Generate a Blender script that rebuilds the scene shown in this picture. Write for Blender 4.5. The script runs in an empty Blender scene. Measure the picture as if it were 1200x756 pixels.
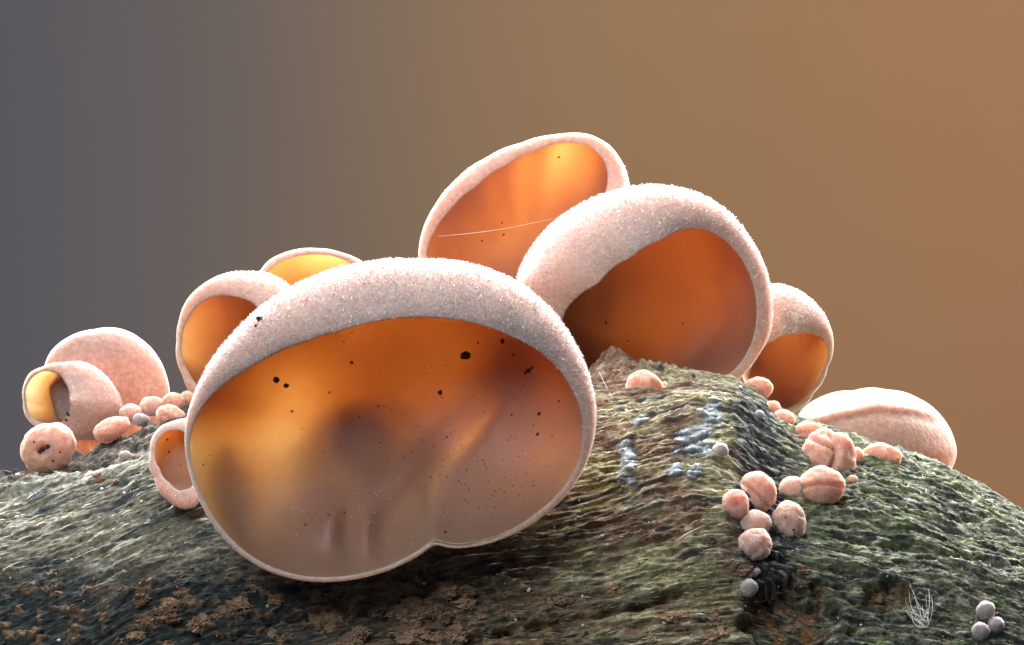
import bpy, math, random
import numpy as np
from mathutils import Vector
from mathutils.bvhtree import BVHTree

# ------------------------------------------------------------------ set-up
random.seed(7)
RNG = np.random.default_rng(7)
U = 0.01 / 160.0            # metres per photo pixel at the crest of the log (160 px = 1 cm)
D = 4800.0                  # camera distance in the same pixel unit (30 cm)
scene = bpy.context.scene
col = scene.collection

# ------------------------------------------------------------------ camera
cam_d = bpy.data.cameras.new('camera')
cam_d.sensor_width = 36.0
cam_d.lens = 36.0 * D / 1200.0
cam_d.clip_start = 0.01
cam_d.clip_end = 20.0
cam = bpy.data.objects.new('camera', cam_d)
col.objects.link(cam)
cam.location = (0, -D * U, 0)
cam.rotation_euler = (math.radians(90), 0, 0)
scene.camera = cam

# ------------------------------------------------------------------ world, lamps, exposure
world = bpy.data.worlds.new('World')
scene.world = world
world.use_nodes = True
bgn = world.node_tree.nodes['Background']
bgn.inputs[0].default_value = (0.62, 0.72, 0.90, 1)
bgn.inputs[1].default_value = 0.10


def area_lamp(name, loc, target, size, watts, color):
    l = bpy.data.lights.new(name, 'AREA')
    l.shape = 'DISK'
    l.size = size * U
    l.energy = watts
    l.color = color
    o = bpy.data.objects.new(name, l)
    col.objects.link(o)
    p = Vector(loc) * U
    o.location = p
    o.rotation_euler = (Vector(target) * U - p).to_track_quat('-Z', 'Y').to_euler()
    return o


area_lamp('back_lamp', (-2500, 2000, 1500), (-50, 0, 0), 1200, 1.15, (0.94, 0.97, 1.0))
area_lamp('back_lamp', (2500, 2000, 1500), (50, 0, 0), 1200, 1.15, (1.0, 0.97, 0.94))
area_lamp('top_softbox', (0, 2200, 2450), (0, -50, 0), 1800, 2.0, (0.98, 0.98, 1.0))
area_lamp('overhead_softbox', (-200, 100, 3300), (0, -150, 0), 1500, 0.60, (0.97, 0.98, 1.0))
area_lamp('front_softbox', (-1500, -3300, 2200), (0, -150, -50), 2400, 0.44, (0.92, 0.96, 1.0))
area_lamp('backdrop_lamp', (2300, 2200, 3200), (1000, 7000, -300), 2600, 1.0, (1.0, 0.94, 0.86))

vs = scene.view_settings
vs.view_transform = 'Standard'
vs.look = 'None'
vs.exposure = 0.0
vs.gamma = 1.0
vs.use_curve_mapping = False
scene.cycles.use_denoising = True
scene.cycles.max_bounces = 8
scene.cycles.transparent_max_bounces = 8
scene.cycles.sample_clamp_indirect = 4.0


# ------------------------------------------------------------------ numpy noise
def _h(ix, iy, iz, seed):
    ix = ix.astype(np.int64); iy = iy.astype(np.int64); iz = iz.astype(np.int64)
    h = (ix * 374761393 + iy * 668265263 + iz * 2147483647 + seed * 144665) & 0xFFFFFFFF
    h = ((h ^ (h >> 13)) * 1274126177) & 0xFFFFFFFF
    h = ((h ^ (h >> 16)) * 2246822519) & 0xFFFFFFFF
    return ((h ^ (h >> 15)) & 0xFFFFFF) / float(0xFFFFFF)


def _sm(t):
    return t * t * t * (t * (t * 6 - 15) + 10)


def n2(x, y, seed=0):
    """smooth 2-D gradient noise, about -1..1"""
    x = np.asarray(x, float); y = np.asarray(y, float)
    x, y = np.broadcast_arrays(x, y)
    xi = np.floor(x); yi = np.floor(y)
    xf = x - xi; yf = y - yi
    z = np.zeros_like(xi)
    def g(dx, dy):
        a = _h(xi + dx, yi + dy, z, seed) * 2 * math.pi
        return np.cos(a) * (xf - dx) + np.sin(a) * (yf - dy)
    u = _sm(xf); v = _sm(yf)
    a = g(0, 0) * (1 - u) + g(1, 0) * u
    b = g(0, 1) * (1 - u) + g(1, 1) * u
    return (a * (1 - v) + b * v) * 1.5


def f2(x, y, octv=4, seed=0, gain=0.5):
    s = 0; a = 1; t = 0
    for k in range(octv):
        s = s + a * n2(x * 2 ** k, y * 2 ** k, seed + 17 * k)
        t += a; a *= gain
    return s / t * 1.4


def n3(p, seed=0):
    """smooth 3-D value noise, -1..1"""
    i = np.floor(p); f = p - i; w = _sm(f)
    r = 0
    for dx in (0, 1):
        for dy in (0, 1):
            for dz in (0, 1):
                ww = (w[:, 0] if dx else 1 - w[:, 0]) * (w[:, 1] if dy else 1 - w[:, 1]) * (w[:, 2] if dz else 1 - w[:, 2])
                r = r + ww * _h(i[:, 0] + dx, i[:, 1] + dy, i[:, 2] + dz, seed)
    return r * 2 - 1


def sstep(a, b, x):
    t = np.clip((x - a) / (b - a), 0, 1)
    return t * t * (3 - 2 * t)


# ------------------------------------------------------------------ mesh helpers (pixel units in, metres out)
def px2w(px, py, y):
    k = (D + y) / D
    return np.stack([(px - 600) * k, y + 0 * px, (378 - py) * k], -1)


def link_mesh(name, verts, tris=None, quads=None, mat=None, parent=None, smooth=True, attrs=None, cols=None, base=None):
    me = bpy.data.meshes.new(name)
    verts = np.asarray(verts, float)
    b = np.array(base if base is not None else (0, 0, 0), float)
    co = ((verts - b) * U).astype(np.float32)
    loops = []; starts = []; n = 0; tot = 0
    if quads is not None and len(quads):
        q = np.asarray(quads, np.int32)
        loops.append(q.ravel()); starts.append(np.arange(len(q)) * 4); tot += len(q); n = len(q) * 4
    if tris is not None and len(tris):
        t = np.asarray(tris, np.int32)
        loops.append(t.ravel()); starts.append(n + np.arange(len(t)) * 3); tot += len(t)
    loops = np.concatenate(loops); starts = np.concatenate(starts)
    me.vertices.add(len(co)); me.vertices.foreach_set('co', co.ravel())
    me.loops.add(len(loops)); me.loops.foreach_set('vertex_index', loops.astype(np.int32))
    me.polygons.add(tot); me.polygons.foreach_set('loop_start', starts.astype(np.int32))
    me.update(calc_edges=True)
    if smooth:
        me.polygons.foreach_set('use_smooth', np.ones(tot, bool))
    for k, v in (attrs or {}).items():
        a = me.attributes.new(k, 'FLOAT', 'POINT'); a.data.foreach_set('value', np.asarray(v, np.float32))
    for k, v in (cols or {}).items():
        a = me.attributes.new(k, 'FLOAT_COLOR', 'POINT')
        c = np.ones((len(co), 4), np.float32); c[:, :3] = v
        a.data.foreach_set('color', c.ravel())
    if mat:
        me.materials.append(mat)
    o = bpy.data.objects.new(name, me)
    col.objects.link(o)
    if parent is not None:
        o.parent = parent
    else:
        o.location = Vector(b) * U
    return o


def thing(name, label, cat, base, group=None):
    e = bpy.data.objects.new(name, None)
    e.empty_display_size = 0.002
    col.objects.link(e)
    e.location = Vector(base) * U
    e['label'] = label; e['category'] = cat
    if group:
        e['group'] = group
    return e


def tag(o, label, cat, group=None):
    o['label'] = label; o['category'] = cat
    if group:
        o['group'] = group


def vnormals(v, tris):
    fn = np.cross(v[tris[:, 1]] - v[tris[:, 0]], v[tris[:, 2]] - v[tris[:, 0]])
    n = np.zeros_like(v)
    for k in range(3):
        np.add.at(n, tris[:, k], fn)
    return n / (np.linalg.norm(n, axis=1, keepdims=True) + 1e-9)


def sample_surface(v, tris, weight, count):
    a = v[tris[:, 0]]; b = v[tris[:, 1]]; c = v[tris[:, 2]]
    fn = np.cross(b - a, c - a)
    ar = np.linalg.norm(fn, axis=1) * weight
    idx = RNG.choice(len(tris), size=count, p=ar / ar.sum())
    r1 = np.sqrt(RNG.random(count)); r2 = RNG.random(count)
    w = np.stack([1 - r1, r1 * (1 - r2), r1 * r2], 1)
    return idx, w


def hair_mesh(p, n, length, width, lean=0.5):
    """three-sided tapering bristles rooted at p along n"""
    m = len(p)
    d = n + RNG.normal(0, lean, (m, 3)); d /= np.linalg.norm(d, axis=1, keepdims=True)
    h = np.where(np.abs(d[:, :1]) < 0.9, [[1.0, 0, 0]], [[0, 1.0, 0]])
    s = np.cross(d, h); s /= np.linalg.norm(s, axis=1, keepdims=True)
    t = np.cross(d, s)
    big = RNG.random(m) ** 3
    L = (length * (0.5 + 0.85 * big + 0.3 * RNG.random(m)))[:, None]
    W = (width * (0.6 + 1.1 * big))[:, None]
    root = p - d * 0.6
    v = np.stack([root + s * W, root + (-0.5 * s + 0.866 * t) * W, root + (-0.5 * s - 0.866 * t) * W, root + d * L], 1).reshape(-1, 3)
    o = np.arange(m)[:, None] * 4
    f = np.concatenate([o + [0, 1, 3], o + [1, 2, 3], o + [2, 0, 3]], 0)
    return v, f


def quads_to_tris(q):
    return np.concatenate([q[:, [0, 1, 2]], q[:, [0, 2, 3]]], 0)


def ico(sub):
    t = (1 + 5 ** 0.5) / 2
    v = [(-1, t, 0), (1, t, 0), (-1, -t, 0), (1, -t, 0), (0, -1, t), (0, 1, t), (0, -1, -t), (0, 1, -t), (t, 0, -1), (t, 0, 1), (-t, 0, -1), (-t, 0, 1)]
    v = [np.array(p, float) / np.linalg.norm(p) for p in v]
    f = [(0, 11, 5), (0, 5, 1), (0, 1, 7), (0, 7, 10), (0, 10, 11), (1, 5, 9), (5, 11, 4), (11, 10, 2), (10, 7, 6), (7, 1, 8), (3, 9, 4), (3, 4, 2), (3, 2, 6), (3, 6, 8), (3, 8, 9), (4, 9, 5), (2, 4, 11), (6, 2, 10), (8, 6, 7), (9, 8, 1)]
    for _ in range(sub):
        cache = {}; nf = []
        def mid(a, b):
            k = (min(a, b), max(a, b))
            if k not in cache:
                m = v[a] + v[b]; v.append(m / np.linalg.norm(m)); cache[k] = len(v) - 1
            return cache[k]
        for a, b, c in f:
            ab, bc, ca = mid(a, b), mid(b, c), mid(c, a)
            nf += [(a, ab, ca), (b, bc, ab), (c, ca, bc), (ab, bc, ca)]
        f = nf
    return np.array(v), np.array(f)


ICO = {k: ico(k) for k in (1, 2, 3, 4)}


# ------------------------------------------------------------------ materials
def new_mat(name):
    m = bpy.data.materials.new(name); m.use_nodes = True
    nt = m.node_tree; b = nt.nodes['Principled BSDF']
    return m, nt, b


def node(nt, t, **kw):
    n = nt.nodes.new(t)
    for k, v in kw.items():
        setattr(n, k, v)
    return n


def noise(nt, scale, detail=4, rough=0.55, vec=None):
    n = node(nt, 'ShaderNodeTexNoise')
    n.inputs['Scale'].default_value = scale
    n.inputs['Detail'].default_value = detail
    n.inputs['Roughness'].default_value = rough
    if vec is not None:
        nt.links.new(vec, n.inputs['Vector'])
    return n


def ramp(nt, src, stops):
    r = node(nt, 'ShaderNodeValToRGB')
    el = r.color_ramp.elements
    while len(el) < len(stops):
        el.new(0.5)
    for e, (p, c) in zip(el, stops):
        e.position = p; e.color = (c, c, c, 1) if isinstance(c, (int, float)) else (*c, 1)
    nt.links.new(src, r.inputs[0])
    return r


def mixc(nt, fac, a, b, blend='MIX'):
    m = node(nt, 'ShaderNodeMix', data_type='RGBA', blend_type=blend)
    for sock, val in ((m.inputs[0], fac), (m.inputs[6], a), (m.inputs[7], b)):
        if hasattr(val, 'is_output'):
            nt.links.new(val, sock)
        elif isinstance(val, (int, float)):
            sock.default_value = val
        else:
            sock.default_value = (*val, 1)
    return m.outputs[2]


def fungus_mat(name, outer, inner, radius, sscale, rough_in=0.42, rough_out=0.6):
    m, nt, b = new_mat(name)
    L = nt.links.new
    at = node(nt, 'ShaderNodeAttribute', attribute_name='inner')
    geo = node(nt, 'ShaderNodeTexCoord')
    big = noise(nt, 160, 3, 0.5, geo.outputs['Object'])
    fine = noise(nt, 2600, 3, 0.6, geo.outputs['Object'])
    co = mixc(nt, ramp(nt, fine.outputs[0], [(0.35, 0.0), (0.7, 1.0)]).outputs[0], outer, tuple(min(1, c * 1.25 + 0.04) for c in outer))
    ci = mixc(nt, ramp(nt, big.outputs[0], [(0.3, 0.0), (0.72, 1.0)]).outputs[0], inner, tuple(c * k for c, k in zip(inner, (0.86, 0.80, 0.80))))
    c = mixc(nt, at.outputs['Fac'], co, ci)
    L(c, b.inputs['Base Color'])
    b.inputs['Subsurface Weight'].default_value = 1.0
    b.inputs['Subsurface Radius'].default_value = radius
    b.inputs['Subsurface Scale'].default_value = sscale
    b.inputs['IOR'].default_value = 1.38
    b.inputs['Specular IOR Level'].default_value = 0.35
    rr = node(nt, 'ShaderNodeMapRange')
    L(at.outputs['Fac'], rr.inputs[0]); rr.inputs[3].default_value = rough_out; rr.inputs[4].default_value = rough_in
    L(rr.outputs[0], b.inputs['Roughness'])
    sh = node(nt, 'ShaderNodeMapRange')
    L(at.outputs['Fac'], sh.inputs[0]); sh.inputs[3].default_value = 0.5; sh.inputs[4].default_value = 0.05
    L(sh.outputs[0], b.inputs['Sheen Weight'])
    b.inputs['Sheen Roughness'].default_value = 0.4
    bs = node(nt, 'ShaderNodeMapRange')
    L(at.outputs['Fac'], bs.inputs[0]); bs.inputs[3].default_value = 0.55; bs.inputs[4].default_value = 0.10
    bump = node(nt, 'ShaderNodeBump'); bump.inputs['Distance'].default_value = 2.0 * U
    L(bs.outputs[0], bump.inputs['Strength']); L(fine.outputs[0], bump.inputs['Height'])
    L(bump.outputs[0], b.inputs['Normal'])
    return m


M_CUP = fungus_mat('jelly_flesh', (0.56, 0.315, 0.26), (0.33, 0.195, 0.14), (1.0, 0.78, 0.52), 0.0019)
M_FOLD = fungus_mat('folded_ear_flesh', (0.46, 0.275, 0.205), (0.46, 0.275, 0.205), (1.0, 0.65, 0.42), 0.0016)
M_EAR = fungus_mat('translucent_ear_flesh', (0.38, 0.255, 0.215), (0.38, 0.26, 0.20), (1.0, 0.80, 0.66), 0.0014)
M_BUD = fungus_mat('bud_flesh', (0.54, 0.315, 0.235), (0.54, 0.315, 0.235), (1.0, 0.60, 0.34), 0.0018)
M_GREYPINK = fungus_mat('frosted_bud_flesh', (0.53, 0.35, 0.285), (0.53, 0.35, 0.285), (1.0, 0.66, 0.45), 0.0014)
M_PALE = fungus_mat('pale_bud_flesh', (0.32, 0.275, 0.27), (0.32, 0.275, 0.27), (1.0, 0.8, 0.7), 0.0003)


def hair_mat(name, colr, trans=0.5):
    m, nt, b = new_mat(name)
    nt.nodes.remove(b)
    out = nt.nodes['Material Output']
    d = node(nt, 'ShaderNodeBsdfDiffuse'); d.inputs[0].default_value = (*colr, 1)
    t = node(nt, 'ShaderNodeBsdfTranslucent'); t.inputs[0].default_value = (*colr, 1)
    mx = node(nt, 'ShaderNodeMixShader'); mx.inputs[0].default_value = trans
    nt.links.new(d.outputs[0], mx.inputs[1]); nt.links.new(t.outputs[0], mx.inputs[2])
    gl = node(nt, 'ShaderNodeBsdfGlossy'); gl.inputs['Roughness'].default_value = 0.3
    m2 = node(nt, 'ShaderNodeMixShader'); m2.inputs[0].default_value = 0.12
    nt.links.new(mx.outputs[0], m2.inputs[1]); nt.links.new(gl.outputs[0], m2.inputs[2])
    nt.links.new(m2.outputs[0], out.inputs[0])
    return m


M_HAIR = hair_mat('velvet_hair', (0.93, 0.88, 0.86), 0.5)
M_SILK = hair_mat('silk_thread', (0.85, 0.83, 0.80), 0.4)

M_SPECK, nt, b = new_mat('dark_spore_grain')
b.inputs['Base Color'].default_value = (0.022, 0.013, 0.008, 1)
b.inputs['Roughness'].default_value = 0.6

# wood: albedo comes from the colour attribute, with fibre grain and wear added here
M_WOOD, nt, b = new_mat('weathered_wood')
at = node(nt, 'ShaderNodeAttribute', attribute_name='albedo')
uvx = node(nt, 'ShaderNodeAttribute', attribute_name='grain')
mp = node(nt, 'ShaderNodeMapping'); mp.inputs['Scale'].default_value = (1, 1, 1)
nt.links.new(uvx.outputs['Vector'], mp.inputs[0])
fib = noise(nt, 1.0, 5, 0.65, mp.outputs[0])
tc = node(nt, 'ShaderNodeTexCoord')
gran = noise(nt, 3800, 4, 0.7, tc.outputs['Object'])
c1 = mixc(nt, 1.0, at.outputs['Color'], ramp(nt, fib.outputs[0], [(0.28, 0.45), (0.5, 1.0), (0.75, 1.6)]).outputs[0], 'MULTIPLY')
c2 = mixc(nt, 1.0, c1, ramp(nt, gran.outputs[0], [(0.3, 0.55), (0.55, 1.0), (0.72, 1.7)]).outputs[0], 'MULTIPLY')
nt.links.new(c2, b.inputs['Base Color'])
b.inputs['Roughness'].default_value = 0.72
b.inputs['Specular IOR Level'].default_value = 0.3
bp1 = node(nt, 'ShaderNodeBump'); bp1.inputs['Distance'].default_value = 3.0 * U; bp1.inputs['Strength'].default_value = 1.0
bp2 = node(nt, 'ShaderNodeBump'); bp2.inputs['Distance'].default_value = 2.5 * U; bp2.inputs['Strength'].default_value = 0.8
nt.links.new(fib.outputs[0], bp1.inputs['Height']); nt.links.new(gran.outputs[0], bp2.inputs['Height'])
nt.links.new(bp1.outputs[0], bp2.inputs['Normal']); nt.links.new(bp2.outputs[0], b.inputs['Normal'])


def crumb_mat(name, a, c, rough=0.9):
    m, nt, b = new_mat(name)
    tc = node(nt, 'ShaderNodeTexCoord')
    n = noise(nt, 5200, 5, 0.75, tc.outputs['Object'])
    nt.links.new(mixc(nt, ramp(nt, n.outputs[0], [(0.35, 0.0), (0.65, 1.0)]).outputs[0], a, c), b.inputs['Base Color'])
    b.inputs['Roughness'].default_value = rough
    bp = node(nt, 'ShaderNodeBump'); bp.inputs['Distance'].default_value = 3 * U
    nt.links.new(n.outputs[0], bp.inputs['Height']); nt.links.new(bp.outputs[0], b.inputs['Normal'])
    return m


M_CRUMB = crumb_mat('bark_crumb_brown', (0.08, 0.045, 0.028), (0.36, 0.235, 0.14))
M_FIBRE, nt, b = new_mat('loose_fibre')
at = node(nt, 'ShaderNodeAttribute', attribute_name='albedo')
nt.links.new(at.outputs['Color'], b.inputs['Base Color']); b.inputs['Roughness'].default_value = 0.75

M_SLIME, nt, b = new_mat('blue_grey_slime')
tc = node(nt, 'ShaderNodeTexCoord')
n = noise(nt, 900, 4, 0.6, tc.outputs['Object'])
nt.links.new(mixc(nt, ramp(nt, n.outputs[0], [(0.35, 0.0), (0.65, 1.0)]).outputs[0], (0.085, 0.12, 0.145), (0.24, 0.285, 0.305)), b.inputs['Base Color'])
b.inputs['Subsurface Weight'].default_value = 0.6
b.inputs['Subsurface Radius'].default_value = (0.6, 0.8, 1.0)
b.inputs['Subsurface Scale'].default_value = 0.0004
b.inputs['Roughness'].default_value = 0.5
bp = node(nt, 'ShaderNodeBump'); bp.inputs['Distance'].default_value = 2.5 * U; bp.inputs['Strength'].default_value = 0.25
n2_ = noise(nt, 2600, 3, 0.6, tc.outputs['Object'])
nt.links.new(n2_.outputs[0], bp.inputs['Height']); nt.links.new(bp.outputs[0], b.inputs['Normal'])

tr = node(nt, 'ShaderNodeBsdfTransparent'); mxs = node(nt, 'ShaderNodeMixShader')
nt.links.new(ramp(nt, n.outputs[0], [(0.38, 0.30), (0.62, 0.85)]).outputs[0], mxs.inputs[0])
nt.links.new(tr.outputs[0], mxs.inputs[1]); nt.links.new(b.outputs[0], mxs.inputs[2])
nt.links.new(mxs.outputs[0], nt.nodes['Material Output'].inputs[0])

# backdrop of blurred woodland: slate on one side, leaf-litter brown on the other
M_BACK, nt, b = new_mat('woodland_backdrop')
tc = node(nt, 'ShaderNodeTexCoord')
wob = noise(nt, 5.0, 2, 0.5, tc.outputs['Object'])
sx = node(nt, 'ShaderNodeSeparateXYZ'); nt.links.new(tc.outputs['Object'], sx.inputs[0])
ma = node(nt, 'ShaderNodeMath', operation='MULTIPLY_ADD')
nt.links.new(wob.outputs[0], ma.inputs[0]); ma.inputs[1].default_value = 0.035; nt.links.new(sx.outputs[0], ma.inputs[2])
mr = node(nt, 'ShaderNodeMapRange'); nt.links.new(ma.outputs[0], mr.inputs[0])
mr.inputs[1].default_value = -0.11; mr.inputs[2].default_value = 0.11
rp = ramp(nt, mr.outputs[0], [(0.0, (0.075, 0.100, 0.155)), (0.34, (0.165, 0.150, 0.15)), (0.60, (0.37, 0.235, 0.12)), (1.0, (0.33, 0.168, 0.09))])
rp.color_ramp.interpolation = 'B_SPLINE'
nt.links.new(rp.outputs[0], b.inputs['Base Color'])
b.inputs['Roughness'].default_value = 1.0
b.inputs['Specular IOR Level'].default_value = 0.0

# ------------------------------------------------------------------ backdrop
NB = 48
ang = np.linspace(-1.25, 1.25, NB)
zz = np.linspace(-6000, 7000, 20)
A, Z = np.meshgrid(ang, zz)
bv = np.stack([7500 * np.sin(A), -900 + 7500 * np.cos(A), Z], -1).reshape(-1, 3)
ii = np.arange(NB * 20).reshape(20, NB)
bq = np.stack([ii[:-1, :-1], ii[:-1, 1:], ii[1:, 1:], ii[1:, :-1]], -1).reshape(-1, 4)
bd = link_mesh('background', bv, quads=bq, mat=M_BACK)
bd['kind'] = 'structure'

# ------------------------------------------------------------------ the log
R_F, R_B, R_D = 420.0, 720.0, 420.0
TU = np.array([-900, -300, 0, 60, 100, 130, 180, 230, 300, 400, 500, 600, 700, 800, 850, 880, 905, 940, 1000, 1060, 1120, 1200, 1300, 1500, 2100.])
TP = np.array([760, 620, 555, 541, 528, 516, 493, 474, 460, 451, 446, 446, 444, 441, 444, 458, 474, 492, 512, 531, 561, 603, 655, 740, 960.])
_us = np.arange(-900, 2101, 4.0)
_tp = np.interp(_us, TU, TP)
_k = np.exp(-0.5 * (np.arange(-12, 13) / 3.5) ** 2); _k /= _k.sum()
_tps = np.convolve(np.pad(_tp, 12, mode='edge'), _k, 'valid')


def top_py(u):
    return np.interp(u, _us, _tps)


def log_y(px, py):
    """depth of the undisplaced front face under world x,z given in pixel units at the crest"""
    dz = py - top_py(px)
    c = np.clip(1 - dz / R_D, -0.2, 1)
    y = -R_F * np.sqrt(np.maximum(0, 1 - c * c))
    return np.where(dz < 0, 1e6, y)


# twist of the grain relative to the crest line
_tw = np.cumsum(np.interp(_us, [0, 250, 400, 850, 950, 1200], [0.03, 0.05, 0.13, 0.13, 0.22, 0.26])) * 4.0

cu = np.concatenate([np.linspace(-900, -70, 60, endpoint=False), np.arange(-70, 1270, 1.7), np.linspace(1270, 2100, 60)])
ph = np.concatenate([np.linspace(-math.pi, -0.75, 46, endpoint=False), np.linspace(-0.75, -0.12, 70, endpoint=False),
                     np.arange(-0.12, 1.55, 1.35 / 420), np.linspace(1.56, math.pi, 40, endpoint=False)])
UU, PH = np.meshgrid(cu, ph)
TPY = top_py(UU)
sy = np.where(PH < 0, R_B, R_F)
Y0 = -sy * np.sin(PH)
PY0 = TPY + R_D * (1 - np.cos(PH))
X0 = UU - 600.0
Z0 = 378.0 - PY0
# outward normals of the bare section (slope along the log included)
slope = np.interp(UU, _us, np.gradient(_tps, 4.0))
NX = slope * np.cos(PH) * 0.6; NY = -np.sin(PH) * (R_D / sy); NZ = np.cos(PH)
nl = np.sqrt(NX ** 2 + NY ** 2 + NZ ** 2); NX /= nl; NY /= nl; NZ /= nl
# place on the photograph (for where features go)
QX = 600 + X0 * D / (D + Y0); QY = 378 - Z0 * D / (D + Y0)
V = PH * 420.0
G = V + np.interp(UU, _us, _tw)
wx = 22 * n2(UU / 120, V / 90, 3); wv = 9 * n2(UU / 140, V / 60, 4)
_ru = np.maximum(UU - 860.0, 0)
gu = UU + 0.30 * _ru + wx; gv = G + wv + 2.0 * n2(UU / 26, V / 24, 6) * sstep(840, 930, UU)


def gs(x, x0, w):
    return np.exp(-((x - x0) / w) ** 2)


lump = f2(UU / 170, V / 110, 3, 11)
mid = f2(gu / 60, gv / 16, 3, 21)
fibr = 1 - 2 * np.abs(n2(gu / 75, gv / 6.5, 31))
fib2 = n2(gu / 30, gv / 3.6, 41)
crk = n2(gu / 26, gv / 4.8, 51) + 0.45 * n2(gu / 90, gv / 9, 52)
crackmask = sstep(0.38, 0.72, crk)
rough = f2(UU / 11, V / 9, 3, 61)
rightness = sstep(840, 930, QX)
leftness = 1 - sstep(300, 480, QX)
lowleft = sstep(640, 700, QY + 40 * f2(QX / 90, QY / 60, 3, 71)) * (1 - sstep(560, 760, QX))

led = 5.0 * f2(gu / 85, gv / 13, 3, 62)
ledge = np.floor(led) + sstep(0.0, 0.28, led - np.floor(led))
tiny = f2(gu / 18, gv / 3.9, 2, 63)
d = 8 * lump + 1.2 * mid + 1.0 * ledge + 1.6 * fibr + 1.5 * fib2 - 6.0 * crackmask * (0.6 + 0.4 * rightness) + 1.5 * rough * (0.25 + lowleft + 0.55 * rightness) + 2.2 * tiny
# crumbly broken relief low on the near flank
crb = f2(QX / 26, QY / 13, 4, 81)
d += 8 * lowleft * sstep(0.0, 0.5, crb) * (0.7 + 0.9 * f2(UU / 7, V / 6, 2, 83))
# knob on the crest
d += 26 * gs(QX, 716, 22) * gs(V, -5, 38) * (1 + 0.35 * f2(QX / 14, V / 14, 3, 91)) + 10 * gs(QX, 765, 45) * gs(V, 0, 40) * (1 + 0.6 * f2(QX / 16, V / 12, 3, 92))
d += 9 * f2(QX / 15, V / 13, 3, 93) * gs(QX, 770, 95) * gs(V, 5, 45)
# raised broken face left of the hollow, and the hollow the small buds sit in
rid = 846 + 0.06 * (QY - 440) + 22 * n2(QY / 38, QX * 0, 101) + 6 * n2(QY / 9, QX * 0, 102)
frontish = sstep(0.12, 0.5, PH)
d += frontish * 13 * (1 + 0.5 * f2(QX / 40, QY / 40, 3, 103)) * np.where(QX < rid, gs(QX, rid, 120), gs(QX, rid, 38)) * (1 - sstep(640, 740, QY))
d -= frontish * 8 * gs(QX, 895 + 0.05 * (QY - 560), 42) * gs(QY, 600, 90)
d += 2.6 * f2(UU / 9, V / 6, 3, 105) * gs(QX, 862, 55) * gs(QY, 500, 70) * frontish
# cavity under an overhanging lip
cv = ((QX - 925) / 62) ** 2 + ((QY - 722) / 42) ** 2 + 0.5 * f2(QX / 30, QY / 22, 3, 111)
d -= 32 * (1 - sstep(0.55, 1.05, cv))
d += 12 * gs(QY, 664 + 0.16 * (QX - 920) + 7 * n2(QX / 30, QX * 0, 113), 13) * sstep(880, 915, QX) * (1 - sstep(1040, 1090, QX))
cv2 = ((QX - 1042) / 34) ** 2 + ((QY - 700) / 16) ** 2 + 0.4 * f2(QX / 20, QY / 14, 2, 115)
d -= 20 * (1 - sstep(0.5, 1.0, cv2))
# long splits along the grain
for x0, y0, x1, y1, w, dep in ((540, 752, 850, 690, 4.5, 22), (280, 735, 520, 700, 5, 14), (600, 665, 830, 628, 3, 10), (700, 560, 842, 520, 3, 9), (960, 625, 1190, 662, 3.5, 11), (1000, 575, 1160, 612, 3, 9), (120, 640, 330, 580, 2.5, 7), (880, 650, 1060, 690, 5, 16)):
    t = np.clip((QX - x0) / (x1 - x0), 0, 1)
    yy = y0 + (y1 - y0) * t + 5 * n2(QX / 45, QX * 0 + x0, 121)
    d -= dep * gs(QY, yy, w) * sstep(0, 0.12, (QX - x0) / (x1 - x0)) * (1 - sstep(0.88, 1, (QX - x0) / (x1 - x0))) * (0.7 + 0.5 * n2(QX / 20, QX * 0, 123))
# dark bark strip sunk behind the pale lip at the far-left crest
lip = np.interp(QX, [-80, 0, 60, 110, 150, 200, 240], [590, 574, 562, 553, 543, 520, 505]) + 4 * n2(QX / 25, QX * 0, 131)
strip = (1 - sstep(-5, 3, QY - lip)) * (1 - sstep(215, 260, QX)) * sstep(-0.5, -0.2, PH) 
d -= 9 * strip * (1 + 0.8 * f2(QX / 22, QY / 12, 3, 133))
d += 5 * gs(QY, lip + 5, 7) * (1 - sstep(215, 260, QX)) * sstep(0, 0.1, PH)

damp = sstep(-2.9, -2.0, PH) * (1 - sstep(2.0, 2.9, PH))
d *= 0.25 + 0.75 * damp
LX = X0 + NX * d; LY = Y0 + NY * d; LZ = Z0 + NZ * d

# ---- albedo of the wood (stains, algae, moss, bark; partly follows the relief, with some shade painted in)
def mixto(c, tgt, f):
    return c + (np.array(tgt) - c) * np.clip(f, 0, 1)[..., None]


one = np.ones(QX.shape + (3,))
alb = one * np.array([0.30, 0.275, 0.19])
s1 = f2(gu / 120, gv / 26, 4, 201)
s2 = f2(gu / 50, gv / 8, 4, 211)
s3 = f2(UU / 90, V / 70, 4, 221)
alb = mixto(alb, (0.40, 0.38, 0.28), sstep(0.1, 0.5, s2) * 0.8)
alb = mixto(alb, (0.16, 0.17, 0.15), sstep(0.0, 0.45, -s2) * 0.8)
alb = mixto(alb, (0.055, 0.08, 0.085), sstep(0.05, 0.4, s1) * 0.75 * (0.5 + 0.5 * leftness))
midz = sstep(430, 600, QX) * (1 - rightness)
alb = mixto(alb, (0.27, 0.23, 0.11), midz * 0.7)
alb = mixto(alb, (0.13, 0.065, 0.038), midz * sstep(0.0, 0.35, s3 + 0.3 * s2) * 0.85)
alb = mixto(alb, (0.24, 0.24, 0.08), midz * sstep(0.05, 0.4, -s3) * gs(QY, 590, 90) * sstep(650, 720, QX) * 0.8)
alb = mixto(alb, (0.030, 0.028, 0.028), midz * sstep(0.15, 0.45, f2(gu / 70, gv / 12, 4, 231)) * 0.9)
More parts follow.
